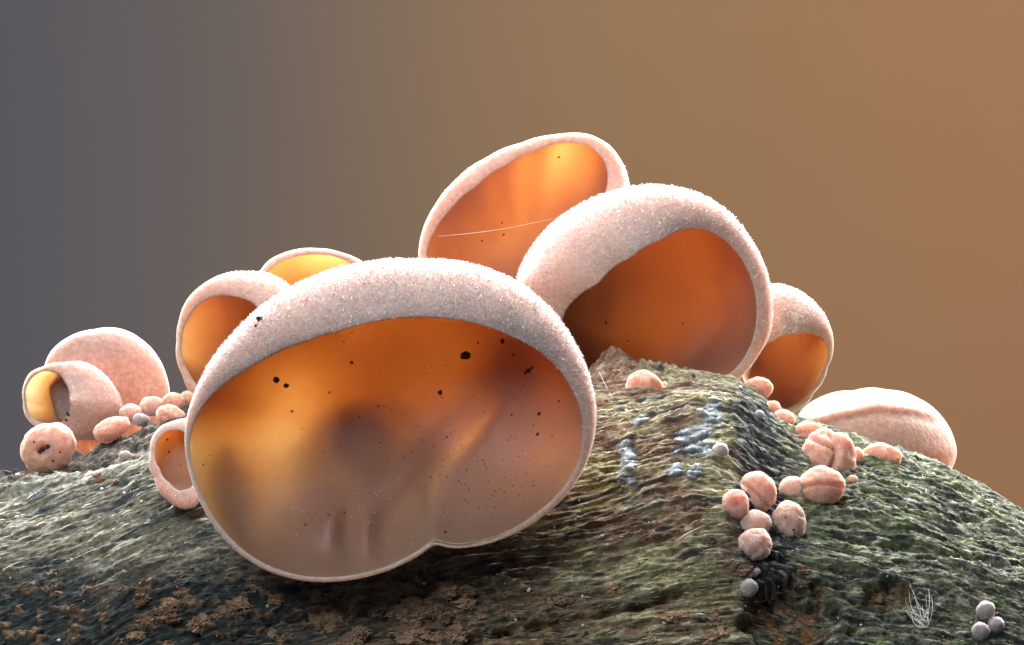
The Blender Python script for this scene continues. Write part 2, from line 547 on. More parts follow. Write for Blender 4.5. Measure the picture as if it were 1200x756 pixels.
# green algae film right of the hollow
alb = mixto(alb, (0.135, 0.15, 0.085), rightness * 0.85)
alb = mixto(alb, (0.11, 0.15, 0.045), rightness * sstep(-0.05, 0.4, f2(gu / 70, gv / 22, 4, 241)) * 0.85)
alb = mixto(alb, (0.29, 0.29, 0.20), rightness * sstep(0.15, 0.5, f2(gu / 40, gv / 7, 4, 251)) * 0.8)
alb = mixto(alb, (0.030, 0.036, 0.035), rightness * sstep(0.0, 0.35, f2(gu / 60, gv / 12, 4, 261) + 0.25 * sstep(600, 740, QY)) * 0.85)  # dark patches, thickened low down to put dimmer light into the colour
# near-black colour in the hollow where the buds sit
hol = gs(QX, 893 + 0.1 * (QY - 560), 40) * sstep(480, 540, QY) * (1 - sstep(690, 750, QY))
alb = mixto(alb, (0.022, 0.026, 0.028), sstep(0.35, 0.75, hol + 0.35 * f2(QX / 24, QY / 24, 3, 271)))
up = gs(QX, 880, 34) * gs(QY, 500, 40)  # shadow side of the ridge, painted into the colour
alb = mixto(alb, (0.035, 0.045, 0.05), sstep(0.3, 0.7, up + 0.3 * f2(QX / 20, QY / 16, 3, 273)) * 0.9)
# rusty rot in the cavity
alb = mixto(alb, (0.24, 0.13, 0.06), (1 - sstep(0.5, 1.0, cv)) * sstep(-0.3, 0.3, f2(QX / 22, QY / 22, 3, 281)))
alb = mixto(alb, (0.20, 0.14, 0.07), (1 - sstep(0.5, 1.0, cv2)))
# dark wet film and brown crumbling bark low left
alb = mixto(alb, (0.022, 0.034, 0.038), lowleft * (1 - sstep(300, 460, QX)) * 0.92)
alb = mixto(alb, (0.055, 0.040, 0.030), lowleft * sstep(300, 460, QX) * 0.8)
alb = mixto(alb, (0.28, 0.185, 0.11), lowleft * sstep(0.12, 0.3, crb) * 0.9)
lowmid = sstep(690, 720, QY + 20 * f2(QX / 60, QY / 30, 3, 291)) * sstep(380, 480, QX) * (1 - sstep(840, 880, QX))
alb = mixto(alb, (0.26, 0.17, 0.09), lowmid * sstep(-0.1, 0.3, f2(gu / 40, gv / 12, 4, 293)) * 0.85)
# crest strip and knob: bark brown
alb = mixto(alb, (0.085, 0.068, 0.055), strip * 0.95)
alb = mixto(alb, (0.27, 0.22, 0.16), strip * sstep(0.15, 0.45, f2(QX / 26, QY / 14, 4, 301)) * 0.9)
alb = mixto(alb, (0.45, 0.46, 0.38), gs(QY, lip + 5, 6) * (1 - sstep(215, 260, QX)) * (PH > 0.05) * 0.7)
kn = gs(QX, 718, 34) * gs(QY, 435, 34)
alb = mixto(alb, (0.23, 0.14, 0.09), sstep(0.25, 0.6, kn + 0.25 * f2(QX / 16, QY / 12, 3, 311)) * 0.85)
fl = f2(gu / 20, gv / 4.6, 3, 331) + 0.3 * rightness * f2(UU / 9, V / 7, 3, 333)
alb = mixto(alb, (0.46, 0.43, 0.33), sstep(0.22, 0.5, fl) * 0.55 * (1 - 0.8 * lowleft))
alb = mixto(alb, (0.035, 0.036, 0.032), sstep(0.2, 0.5, -fl) * 0.6)
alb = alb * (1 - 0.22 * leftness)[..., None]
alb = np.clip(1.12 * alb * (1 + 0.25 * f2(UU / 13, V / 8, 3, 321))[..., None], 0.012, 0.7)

nr, nc = UU.shape
ids = np.arange(nr * nc).reshape(nr, nc)
idr = np.roll(ids, -1, axis=0)
lq = np.stack([ids[:, :-1], ids[:, 1:], idr[:, 1:], idr[:, :-1]], -1).reshape(-1, 4)[:, ::-1]
LV = np.stack([LX, LY, LZ], -1).reshape(-1, 3)
cap0 = LV[ids[:, 0]].mean(0); cap1 = LV[ids[:, -1]].mean(0)
LVc = np.concatenate([LV, [cap0, cap1]], 0)
n0 = nr * nc
lt = [(ids[k, 0], idr[k, 0], n0) for k in range(nr)] + [(idr[k, -1], ids[k, -1], n0 + 1) for k in range(nr)]
lb = (0, 0, -460)
log = thing('log', 'weathered grey-green log carrying all the jelly fungi', 'log', lb)
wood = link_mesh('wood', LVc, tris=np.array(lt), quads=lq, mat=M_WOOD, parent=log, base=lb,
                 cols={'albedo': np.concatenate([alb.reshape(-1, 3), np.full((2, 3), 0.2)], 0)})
ga = wood.data.attributes.new('grain', 'FLOAT_VECTOR', 'POINT')
gvv = np.zeros((n0 + 2, 3), np.float32)
gvv[:n0, 0] = (gu / 13).ravel(); gvv[:n0, 1] = (gv / 2.8).ravel()
ga.data.foreach_set('vector', gvv.ravel())

r0 = int(np.searchsorted(ph, -0.75)); r1 = int(np.searchsorted(ph, 1.7))
c0 = 50; c1_ = nc - 50
sub = LV.reshape(nr, nc, 3)[r0:r1:2, c0:c1_:2]
subalb = alb[r0:r1:2, c0:c1_:2].reshape(-1, 3)
sr, sc_ = sub.shape[:2]
si = np.arange(sr * sc_).reshape(sr, sc_)
sq = np.stack([si[1:, :-1], si[1:, 1:], si[:-1, 1:], si[:-1, :-1]], -1).reshape(-1, 4)
BV = sub.reshape(-1, 3)
LOGBVH = BVHTree.FromPolygons([tuple(p) for p in BV], [tuple(int(k) for k in q) for q in sq])
CAM = Vector((0, -D, 0))


def cast(px, py, bvh=None):
    dr = Vector((px - 600, D, 378 - py)).normalized()
    loc, nrm, idx, dist = (bvh or LOGBVH).ray_cast(CAM, dr)
    if loc is None:
        return None, None
    if nrm.dot(dr) > 0:
        nrm = -nrm
    return np.array(loc), np.array(nrm)


# ------------------------------------------------------------------ cups
N_T = 220


def polar(pts, c, th):
    p = np.array(pts, float) - np.array(c)
    a = np.arctan2(-p[:, 1], p[:, 0]); r = np.hypot(p[:, 0], p[:, 1])
    o = np.argsort(a); a = a[o]; r = r[o]
    a3 = np.concatenate([a - 2 * math.pi, a, a + 2 * math.pi]); r3 = np.tile(r, 3)
    fine = np.linspace(-math.pi, math.pi, 721)
    v = np.interp(fine, a3, r3)[:-1]
    k = np.exp(-0.5 * (np.arange(-14, 15) / 4.5) ** 2); k /= k.sum()
    v = np.convolve(np.concatenate([v[-14:], v, v[:14]]), k, 'valid')
    return np.interp(th, fine[:-1], v, period=2 * math.pi)


def make_cup(label, outl, opening, center, y0, tilt=(0.0, 0.0), back=100, curl=0.9, thick=16, shift=(0, 0), hairs=30000,
             hair_len=4.5, warp=5, seed=1, clamp=False, fold=None, face=-1, group='jelly ear cups on the log', name='jelly_fungus', mat=None, base_py=None, specks=(), edge=0.35, dust=()):
    """a thin bowl: outl is its outline, opening its mouth, both in photo pixels; face -1 opens towards the viewer, +1 away"""
    cx, cy = center
    th = np.linspace(-math.pi, math.pi, N_T, endpoint=False)
    rO = polar(outl, center, th); rI = polar(opening, center, th)
    rI = np.minimum(rI, rO - 2.6)
    w = rO - rI
    ts = np.clip(0.6 * w, 2.0, thick)
    NA, NBn, NR = 46, 20, 6
    prof = []          # (rho, y, inner)
    a = np.linspace(0, math.pi / 2, NA)[1:]
    for k in a:        # outer bowl, back pole to silhouette
        s = math.sin(k); c = math.cos(k)
        prof.append((rO * s, back * c ** 0.8 + 0 * rO, np.zeros(N_T)))
    F = curl * np.maximum(w, 3.5)
    bb = np.linspace(0, math.pi / 2, NBn)[1:]
    for k in bb:       # outer curl to the rim
        prof.append((rI + w * math.cos(k), -F * math.sin(k), np.zeros(N_T)))
    tr = np.minimum(ts * 0.8, np.maximum(2.4, thick * edge))
    for k in np.linspace(0, math.pi, NR)[1:-1]:   # rounded rim
        prof.append((rI - 0.5 * tr * math.sin(k), -F + tr * 0.5 * (1 - math.cos(k)), 0.5 + 0 * rO))
    wi = np.maximum(w - ts, 0.5)
    for k in bb[::-1]:
        e = math.sin(k)
        prof.append((rI + wi * math.cos(k), -(F - tr) * e + 0 * rO, np.ones(N_T)))
    for k in a[::-1]:
        s = math.sin(k); c = math.cos(k)
        tt = ts * s + thick * (1 - s)
        prof.append(((rO - ts) * s, (back - thick) * c ** 0.8, np.ones(N_T)))
    rho = np.array([np.broadcast_to(p[0], N_T) for p in prof]); yy = np.array([np.broadcast_to(p[1], N_T) for p in prof]); inn = np.array([np.broadcast_to(p[2], N_T) for p in prof])
    m = len(prof)
    X = cx + rho * np.cos(th); Yp = cy - rho * np.sin(th)
    X = np.concatenate([X.ravel(), [cx, cx]]); Yp = np.concatenate([Yp.ravel(), [cy, cy]])
    yv = np.concatenate([yy.ravel(), [back, back - thick]]); inn = np.concatenate([inn.ravel(), [0, 1]])
    q = np.maximum(yv, 0) / back
    X = X + shift[0] * q ** 1.5; Yp = Yp + shift[1] * q ** 1.5
    # undulation shared by both faces
    P = np.stack([X, Yp, yv], 1)
    und = warp * (n3(P / 75 + seed * 9.1, seed) + 0.12 * n3(P / 34 + seed * 3.3, seed + 5))
    depth = yv * (-face) if face > 0 else yv
    depth = (yv if face < 0 else -yv) + und
    depth = depth + y0 + tilt[0] * (X - cx) + tilt[1] * (Yp - cy)
    W = px2w(X, Yp, depth)
    if clamp:
        for _ in range(1):
            ly = log_y(W[:, 0] + 600, 378 - W[:, 2])
            lim = ly - 12 - (inn > 0.4) * np.interp(np.concatenate([rho.ravel() / np.tile(rO, m), [0, 0]]), [0, 1], [thick, 4])
            lim = np.minimum(lim, 2000.0)
            kk = 16.0; mn = np.minimum(depth, lim)
            depth = mn - kk * np.log(np.exp(-(depth - mn) / kk) + np.exp(-(lim - mn) / kk))
            W = px2w(X, Yp, depth)
    if fold is not None:
        depth = depth + fold(X, Yp, inn, yv)
        W = px2w(X, Yp, depth)
    ii = np.arange(m * N_T).reshape(m, N_T); ir = np.roll(ii, -1, axis=1)
    quads = np.stack([ii[:-1], ii[1:], ir[1:], ir[:-1]], -1).reshape(-1, 4)
    p0, p1 = m * N_T, m * N_T + 1
    tris = np.concatenate([np.stack([np.full(N_T, p0), ii[0], ir[0]], 1), np.stack([np.full(N_T, p1), ir[-1], ii[-1]], 1)], 0)
    if face > 0:
        quads = quads[:, ::-1]; tris = tris[:, ::-1]
    at_ = quads_to_tris(quads); at_ = np.concatenate([at_, tris], 0)
    nv = vnormals(W, at_)
    # check orientation with the outer pole: it must point away from the bowl
    sgn = 1.0 if (nv[p0, 1] * (1 if face < 0 else -1)) > 0 else -1.0
    if sgn < 0:
        quads = quads[:, ::-1]; tris = tris[:, ::-1]; at_ = at_[:, ::-1]; nv = -nv
    bpos = W[W[:, 2].argmin()] if base_py is None else W[p0]
    root = thing(name, label, 'fungus', bpos, group)
    link_mesh('cap', W, tris=tris, quads=quads, mat=mat or M_CUP, parent=root, base=bpos, attrs={'inner': inn})
    if hairs:
        outm = (inn[at_].max(1) < 0.4).astype(float)
        facing = nv[at_].mean(1)[:, 1]
        wgt = outm * np.where(facing < 0.25, 1.0, 0.12) + (inn[at_].mean(1) > 0.3) * (inn[at_].mean(1) < 0.7) * 0.25
        idx, bw = sample_surface(W, at_, wgt, hairs)
        hp = (W[at_[idx]] * bw[:, :, None]).sum(1); hn = (nv[at_[idx]] * bw[:, :, None]).sum(1)
        wv = np.concatenate([np.tile(np.clip((w - 2) / 26, 0.28, 1.0), m), [1, 1]])
        hw = wv[at_[idx, 0]]
        keep = RNG.random(hairs) < 0.40 * np.sqrt(hw)
        hv, hf = hair_mesh(hp[keep], hn[keep], hair_len * 0.62 * hw[keep], 0.52, 0.65)
        hm = link_mesh('velvet_hair', hv, tris=hf, mat=M_HAIR, parent=root, base=bpos, smooth=False)
        hm['kind'] = 'stuff'
    if specks:
        bvh = BVHTree.FromPolygons([tuple(p) for p in W], [tuple(int(k) for k in t) for t in at_])
        v1, f1 = ICO[2]
        for (sx_, sy_, r) in specks:
            loc, nr_ = cast(sx_, sy_, bvh)
            if loc is None:
                continue
            jit = 1 + 0.35 * n3(v1 * 2.1 + sx_ * 0.37, int(sx_))
            vv = v1 * jit[:, None] * np.array([r, r * 0.55, r * RNG.uniform(0.7, 1.1)])
            link_mesh('dark_speck', vv + loc, tris=f1, mat=M_SPECK, parent=root, base=bpos)
    for (nd, x0, y0_, x1, y1, dm, r0_, r1_) in dust:
        bvh = BVHTree.FromPolygons([tuple(p) for p in W], [tuple(int(k) for k in t) for t in at_])
        v1, f1 = ICO[1]; vs_ = []; fs_ = []
        for _ in range(nd):
            gx_ = (x0 + x1) / 2 + (x1 - x0) / 2 * np.clip(RNG.normal(0, 0.45), -1, 1); gy_ = (y0_ + y1) / 2 + (y1 - y0_) / 2 * np.clip(RNG.normal(0, 0.45), -1, 1)
            loc, _n = cast(gx_, gy_, bvh)
            if loc is None:
                continue
            fs_.append(f1 + len(vs_) * len(v1)); vs_.append(loc + v1 * RNG.uniform(r0_, r1_) * RNG.uniform(0.6, 1.3, (len(v1), 1)))
        du = link_mesh('dust', np.concatenate(vs_), tris=np.concatenate(fs_), mat=dm, parent=root, base=bpos, smooth=False); du['kind'] = 'stuff'
    return root, W, at_


def big_fold(X, Y, inn, yv):
    # crease running up from the notch in the lower rim; the right lobe stands proud of the left
    px_ = np.interp(Y, [440, 480, 520, 560, 600, 640], [600, 585, 556, 524, 507, 507])
    s = sstep(430, 560, Y)
    step = -9 * s * sstep(-9, 6, X - px_) * np.exp(-np.maximum(X - px_, 0) / 70)
    groove = 4 * s * gs(X, px_ - 9, 13)
    w1 = 1.7 * (-9 * gs(X, 388, 20) * gs(Y, 612, 26) - 7 * gs(X, 428, 14) * gs(Y, 618, 40) + 6 * gs(X, 408, 12) * gs(Y, 620, 34))
    d1 = -7 * gs((X - 470) * 0.75 + (Y - 560) * 0.66, 0, 13) * gs((X - 470) * -0.66 + (Y - 560) * 0.75, 0, 75)
    sw = 6 * gs(X, 340, 60) * gs(Y, 500, 90) - 8 * gs(X, 600, 40) * gs(Y, 440, 50)
    return (step + groove + w1 + d1 + sw) * (0.4 + 0.6 * (inn > 0.3))


BIG_O = [(490, 305), (560, 312), (610, 333), (650, 368), (680, 415), (697, 465), (699, 500), (689, 540), (668, 575), (640, 602), (600, 627), (560, 640), (532, 643), (518, 641), (511, 635), (503, 643), (470, 662), (430, 676), (390, 682), (350, 680), (310, 668), (275, 645), (245, 608), (225, 565), (216, 520), (218, 490), (228, 460), (245, 428), (275, 390), (310, 357), (360, 328), (420, 310)]
BIG_I = [(224, 500), (234, 478), (255, 455), (285, 435), (320, 415), (360, 399), (400, 387), (440, 376), (480, 371), (520, 372), (560, 379), (600, 393), (635, 412), (660, 437), (676, 465), (685, 495), (681, 538), (662, 572), (636, 597), (598, 622), (560, 635), (530, 638), (518, 636), (511, 630), (502, 637), (470, 657), (430, 671), (390, 677), (350, 675), (312, 663), (279, 641), (249, 605), (229, 563), (220, 522)]
big_root, _w, _t = make_cup('largest jelly cup, wide orange bowl with frosted hood and black specks', BIG_O, BIG_I, (460, 510), -405, tilt=(0.0, -0.25), back=140, curl=0.85, thick=9.5,
         hairs=70000, hair_len=5.0, warp=4, seed=3, clamp=True, fold=big_fold,
         dust=((150, 450, 440, 680, 650, M_CRUMB, 0.5, 1.0), (60, 230, 390, 680, 670, M_SPECK, 0.45, 0.9), (70, 340, 560, 560, 660, M_SILK, 0.4, 0.7)),
         specks=[(546, 417, 5.5), (589, 400, 2.6), (323, 445, 4.2), (335, 452, 3.0), (620, 434, 3.0), (624, 431, 1.8), (616, 437, 1.8), (516, 460, 2.6), (412, 425, 1.8), (602, 416, 1.6), (632, 485, 2.0), (630, 509, 1.8), (342, 482, 1.8), (443, 476, 1.2), (600, 486, 1.2), (560, 402, 1.2), (386, 460, 1.2), (446, 519, 1.1), (522, 624, 1.8), (385, 604, 1.3), (404, 601, 1.4), (358, 615, 1.2), (305, 374, 4.0), (300, 382, 1.8), (238, 545, 1.2), (655, 470, 1.4), (420, 489, 1.0)])

# short fleshy stalk behind the largest cup, unseen, set there to shade its bowl
v4, f4 = ICO[4]
sv = v4 * (1 + 0.12 * n3(v4 * 1.8 + 4, 44))[:, None] * np.array([58, 36, 66]) + px2w(np.array(408.0), np.array(512.0), -218.0)
link_mesh('stalk', sv, tris=f4, mat=M_CUP, parent=big_root, base=np.array(big_root.location) / U, attrs={'inner': np.zeros(len(sv))})

C2_O = [(606, 325), (620, 295), (645, 265), (680, 240), (720, 224), (770, 217), (815, 225), (850, 245), (880, 280), (896, 310), (905, 350), (903, 390), (890, 415), (868, 442), (830, 468), (760, 478), (700, 470), (655, 440), (620, 380)]
C2_I = [(662, 362), (700, 332), (740, 300), (775, 280), (800, 268), (825, 267), (850, 280), (870, 303), (884, 335), (888, 370), (881, 405), (862, 434), (820, 456), (760, 464), (705, 455), (670, 425), (655, 390)]
make_cup('second largest jelly cup, arched hood with deep orange hollow behind the knob', C2_O, C2_I, (775, 370), 70, tilt=(0.15, -0.12), back=150, curl=0.9, thick=10,
         shift=(-20, 40), hairs=42000, hair_len=5.0, warp=5, seed=8, base_py=1, specks=[(710, 378, 1.8), (800, 379, 1.2), (735, 400, 1.2)])

C3_O = [(490, 300), (495, 270), (510, 240), (535, 210), (570, 185), (610, 168), (650, 158), (690, 157), (715, 170), (732, 195), (738, 218), (734, 260), (710, 330), (680, 410), (630, 470), (570, 440), (520, 370)]
C3_I = [(498, 298), (506, 275), (527, 245), (557, 218), (592, 193), (630, 175), (662, 165), (692, 170), (710, 188), (714, 208), (706, 240), (690, 300), (660, 390), (625, 450), (570, 420), (522, 350)]
make_cup('tall jelly cup at the very top of the cluster, crossed by a silk thread', C3_O, C3_I, (615, 270), 255, tilt=(0.1, -0.15), back=110, curl=0.8, thick=12,
         shift=(0, 60), hairs=20000, hair_len=4.2, warp=5, seed=12, base_py=1, specks=[(655, 184, 1.8), (590, 275, 1.6), (565, 282, 1.3), (588, 261, 1.2)])

C4_O = [(905, 332), (930, 337), (955, 355), (972, 380), (977, 402), (970, 430), (955, 458), (935, 480), (915, 488), (890, 482), (876, 450), (870, 405), (882, 350)]
C4_I = [(878, 435), (887, 413), (905, 398), (930, 390), (953, 389), (967, 396), (971, 410), (964, 435), (950, 458), (932, 475), (912, 482), (893, 475), (880, 455)]
make_cup('jelly cup tucked behind the arched one, orange mouth facing down', C4_O, C4_I, (926, 430), 300, tilt=(0.1, -0.1), back=60, curl=0.8, thick=12,
         shift=(-10, 25), hairs=13000, hair_len=3.6, warp=3, seed=17, base_py=1)

C6_O = [(207, 400), (210, 375), (220, 350), (238, 333), (262, 321), (290, 318), (320, 322), (343, 338), (350, 370), (335, 420), (300, 460), (255, 482), (228, 468), (214, 440)]
C6_I = [(212, 400), (218, 375), (232, 355), (252, 345), (276, 346), (298, 354), (307, 368), (304, 395), (290, 430), (262, 458), (235, 458), (220, 436)]
make_cup('mid-sized jelly cup between the largest and the pale bunch, rounded mouth', C6_O, C6_I, (262, 405), 35, tilt=(0.25, -0.1), back=80, curl=0.8, thick=13,
         shift=(20, 30), hairs=13000, hair_len=3.8, warp=3, seed=21, base_py=1)

C7_O = [(303, 320), (315, 305), (340, 294), (370, 291), (400, 296), (430, 310), (448, 350), (440, 420), (390, 470), (330, 440), (300, 370)]
C7_I = [(308, 322), (322, 309), (345, 300), (372, 297), (400, 302), (425, 316), (440, 350), (430, 415), (390, 455), (338, 430), (307, 368)]
make_cup('jelly cup mostly hidden, only its orange upper rim rising behind the largest', C7_O, C7_I, (372, 370), 140, tilt=(0.0, -0.15), back=80, curl=0.8, thick=12,
         shift=(0, 30), hairs=5000, hair_len=3.4, warp=3, seed=25, base_py=1)

C8_O = [(176, 530), (178, 513), (188, 500), (205, 493), (228, 490), (233, 505), (236, 545), (236, 578), (230, 594), (214, 597), (195, 585), (181, 560)]
C8_I = [(181, 530), (184, 515), (194, 505), (210, 503), (219, 507), (227, 525), (230, 555), (224, 573), (210, 577), (198, 567), (186, 550)]
make_cup('small jelly cup pressed against the lower side of the largest', C8_O, C8_I, (206, 542), -292, tilt=(0.0, -0.35), back=45, curl=0.6, thick=10,
         hairs=6000, hair_len=3.4, warp=2, seed=29, clamp=True, specks=[(198, 530, 1.3), (196, 515, 1.4), (212, 545, 1.0)])


def f9(X, Y, inn, yv):
    return 4 * gs(Y - 0.35 * X, 420, 10) + 3 * gs(Y - 0.6 * X, 395, 9)


C9_O = [(52, 428), (60, 411), (80, 395), (110, 386), (140, 385), (165, 397), (185, 418), (195, 440), (199, 468), (196, 505), (155, 540), (100, 535), (60, 475)]
C9_I = [(60, 428), (68, 415), (86, 402), (110, 394), (138, 393), (160, 404), (177, 422), (187, 442), (190, 468), (187, 497), (152, 530), (104, 525), (68, 469)]
make_cup('pale translucent jelly ear showing its rounded outside, behind the tubular cup', C9_O, C9_I, (128, 450), 90, tilt=(0.2, -0.02), back=34, curl=0.5, thick=8, mat=M_EAR,
         hairs=9000, hair_len=2.4, warp=3, seed=33, face=1, fold=f9)

C10_O = [(27, 470), (28, 450), (35, 437), (50, 430), (75, 425), (100, 425), (120, 437), (135, 455), (143, 475), (140, 492), (122, 506), (90, 514), (60, 506), (40, 499), (30, 488)]
C10_I = [(30, 470), (31, 452), (38, 441), (52, 434), (68, 436), (78, 448), (83, 468), (80, 488), (70, 499), (50, 497), (36, 489)]
make_cup('tubular jelly cup with round orange mouth facing sideways off the log', C10_O, C10_I, (60, 466), 20, tilt=(0.25, -0.1), back=60, curl=0.55, thick=13,
         shift=(30, 15), hairs=9000, hair_len=2.6, warp=2, seed=37, specks=[(80, 485, 2.4), (78, 492, 2.0)], base_py=1)


def f5(X, Y, inn, yv):
    px_ = np.interp(X, [930, 980, 1030, 1070, 1125], [498, 484, 474, 478, 492])
    return -9 * gs(Y, px_, 8) - 5 * sstep(0, 20, Y - px_)


C5_O = [(934, 487), (945, 475), (965, 464), (1000, 458), (1040, 457), (1075, 466), (1100, 484), (1116, 508), (1122, 532), (1112, 556), (1080, 580), (1020, 580), (965, 555), (940, 520)]
C5_I = [(945, 488), (955, 480), (972, 472), (1003, 466), (1038, 466), (1068, 475), (1090, 490), (1106, 512), (1111, 532), (1102, 550), (1075, 570), (1025, 570), (975, 548), (950, 515)]
make_cup('broad pale jelly ear lying folded over the sloping end of the log, outside up', C5_O, C5_I, (1030, 518), 60, tilt=(0.35, -0.28), back=62, curl=0.5, thick=13, mat=M_FOLD,
         hairs=15000, hair_len=3.0, warp=3, seed=41, face=1, fold=f5)

# ------------------------------------------------------------------ buds
def make_bud(px, py, rx, rz, label, kind='ball', rot=0.0, mat=None, y=None, hairs=900, name='fungus_bud', group='small buds on the log', ry=None, sink=0.72, seed=None, cat='fungus bud', specks=()):
    seed = seed if seed is not None else int(px * 7 + py)
    rx *= 1.06; rz *= 1.06
    ry = ry or 0.85 * min(rx, rz)
    hit, nrm = cast(px, py)
    if y is not None or hit is None:
        yc = y if y is not None else 0.0
    else:
        yc = hit[1] - sink * ry
    c = px2w(np.array(float(px)), np.array(float(py)), yc)
    v, f = ICO[4 if max(rx, rz) > 12 else 3]
    r = 1 + 0.085 * n3(v * 1.7 + seed, seed) + 0.035 * n3(v * 3.8 + seed, seed + 1) + 0.012 * n3(v * 11 + seed, seed + 3)
    ft = sstep(-0.1, 0.5, -v[:, 1])
    if kind == 'bean':
        r = r - 0.20 * ft * np.exp(-((v[:, 2] - 0.18 + 0.35 * v[:, 0] ** 2) / 0.12) ** 2) * (1 - sstep(0.6, 0.95, np.abs(v[:, 0])))
        r = r + 0.06 * ft * sstep(0.05, 0.3, v[:, 2])
    elif kind == 'dimple':
        dd = np.hypot(v[:, 0] - 0.1, v[:, 2] - 0.05)
        r = r - 0.32 * ft * np.exp(-(dd / 0.34) ** 2)
    elif kind == 'cleft':
        r = r - 0.26 * ft * np.exp(-((v[:, 0] * 0.8 + v[:, 2] * 0.55 + 0.12 + 0.15 * v[:, 2] ** 2) / 0.12) ** 2)
    elif kind == 'lobed':
        r = r - 0.34 * ft * np.exp(-((v[:, 0] - 0.25 - 0.35 * v[:, 2] + 0.5 * v[:, 2] ** 2) / 0.11) ** 2) * sstep(-1.0, -0.6, v[:, 2])
        r = r - 0.18 * ft * np.exp(-((v[:, 2] - 0.45 + 0.6 * v[:, 0]) / 0.10) ** 2) * (v[:, 0] < 0.3)
        r = r + 0.08 * n3(v * 2.6 + 3, 5)
    elif kind == 'wrinkle':
        r = r - 0.07 * ft * (1 - np.abs(n3(v * 2.4 + seed, seed + 2)) * 2).clip(0, 1) - 0.03 * np.abs(n3(v * 6 + seed, seed + 4))
    elif kind == 'pit':
        dd = np.hypot(v[:, 0] + 0.15, v[:, 2] + 0.0)
        r = r - 0.55 * ft * np.exp(-(dd / 0.2) ** 2) + 0.05 * ft * gs(dd, 0.35, 0.1)
    p = v * r[:, None] * np.array([rx, ry, rz])
    cr, sr_ = math.cos(rot), math.sin(rot)
    p = np.stack([p[:, 0] * cr - p[:, 2] * sr_, p[:, 1], p[:, 0] * sr_ + p[:, 2] * cr], 1)
    W = p + c
    base = c + np.array([0, ry * 0.5, 0])
    root = thing(name, label, cat, base, group)
    link_mesh('body', W, tris=f, mat=mat or M_BUD, parent=root, base=base, attrs={'inner': np.zeros(len(W))})
    if hairs:
        hairs = int(hairs * 1.6)
        nv = vnormals(W, f)
        idx, bw = sample_surface(W, f, np.ones(len(f)), hairs)
        hp = (W[f[idx]] * bw[:, :, None]).sum(1); hn = (nv[f[idx]] * bw[:, :, None]).sum(1)
        hv, hf = hair_mesh(hp, hn, 1.35, 0.36, 0.6)
        h = link_mesh('velvet_hair', hv, tris=hf, mat=M_HAIR, parent=root, base=base, smooth=False); h['kind'] = 'stuff'
    if specks:
        bvh = BVHTree.FromPolygons([tuple(q_) for q_ in W], [tuple(int(k) for k in t) for t in f])
        v1, f1 = ICO[2]
        for (sx_, sy_, rr_) in specks:
            loc, _n = cast(sx_, sy_, bvh)
            if loc is not None:
                link_mesh('dark_speck', v1 * (1 + 0.4 * n3(v1 * 2.1 + sx_, 3))[:, None] * np.array([rr_, rr_ * 0.6, rr_]) + loc, tris=f1, mat=M_SPECK, parent=root, base=base)
    return root


make_bud(754, 453, 20, 17, 'lone round peach bud beside the brown knob on the crest', 'ball', hairs=1300)
make_bud(779, 452, 3.2, 4.5, 'tiny upright pale bud just beside the lone crest bud', 'ball', hairs=60)
make_bud(889, 455, 16, 12, 'oval pink bud on the crest under the arched cup', 'ball', rot=-0.15, hairs=900)
make_bud(906, 478, 8, 8, 'small pink bud below the oval crest bud, uppermost of its row', 'ball', hairs=300)
make_bud(919, 491, 13, 10, 'pink wrinkled bud between the crest and the broad folded ear', 'wrinkle', rot=-0.4, hairs=600)
make_bud(890, 486, 5, 5, 'tiny pale bud beside the row of pink crest buds', 'ball', hairs=120, mat=M_PALE)
make_bud(947, 507, 16, 12, 'orange-pink bud touching the front of the broad folded ear', 'bean', rot=0.1, hairs=900)
make_bud(970, 535, 30, 28, 'largest bud, plump and deeply lobed, above the bean-shaped one', 'lobed', rot=0.1, hairs=2800, ry=24)
make_bud(963, 570, 25, 20, 'bean-shaped bud with a level crease, under the lobed one', 'bean', hairs=2000, ry=20, sink=0.7)
make_bud(929, 573, 15, 13, 'round greyish bud beside the bean-shaped one', 'ball', mat=M_GREYPINK, hairs=900)
make_bud(1004, 535, 8, 10, 'small round bud squeezed between the lobed bud and the long flat one', 'ball', hairs=350)
make_bud(1033, 535, 23, 14, 'long flattened glossy bud in front of the broad folded ear', 'wrinkle', rot=-0.12, hairs=1300)
make_bud(999, 562, 6, 5, 'tiny brownish bud under the small squeezed one', 'ball', hairs=120)
make_bud(888, 577, 20, 22, 'large cleft bud at the head of the lower cluster', 'cleft', rot=0.3, hairs=1800)
make_bud(862, 591, 14, 15.5, 'dimpled bud beside the cleft one in the lower cluster', 'dimple', hairs=1000)
make_bud(885, 613, 16.5, 13, 'wide bud stacked directly on the frosted grey-pink one', 'ball', mat=M_GREYPINK, hairs=1000)
make_bud(884, 638, 17.5, 17, 'frosted grey-pink bud at the foot of the lower cluster', 'wrinkle', mat=M_GREYPINK, hairs=1300)
make_bud(925, 613, 17.5, 23, 'tall wrinkled pink bud standing apart beside the lower cluster', 'wrinkle', mat=M_GREYPINK, rot=0.15, hairs=1500, specks=[(921, 606, 1.3), (930, 621, 1.2)])
make_bud(877, 689, 9.5, 9.5, 'single grey ball above the rusty cavity', 'ball', mat=M_PALE, hairs=300)
make_bud(1155, 716, 10, 10, 'top ball of the three grey balls', 'ball', mat=M_PALE, hairs=300)
make_bud(1149, 740, 9.5, 9.5, 'grey ball below, on the side of the pale fibre tuft', 'ball', mat=M_PALE, hairs=300)
make_bud(1167, 732, 8.5, 8.5, 'grey ball below, farther from the pale fibre tuft', 'ball', mat=M_PALE, hairs=300)
make_bud(886, 670, 4.5, 4.0, 'tiny grey-pink bud over the single grey ball', 'ball', mat=M_PALE, hairs=80)
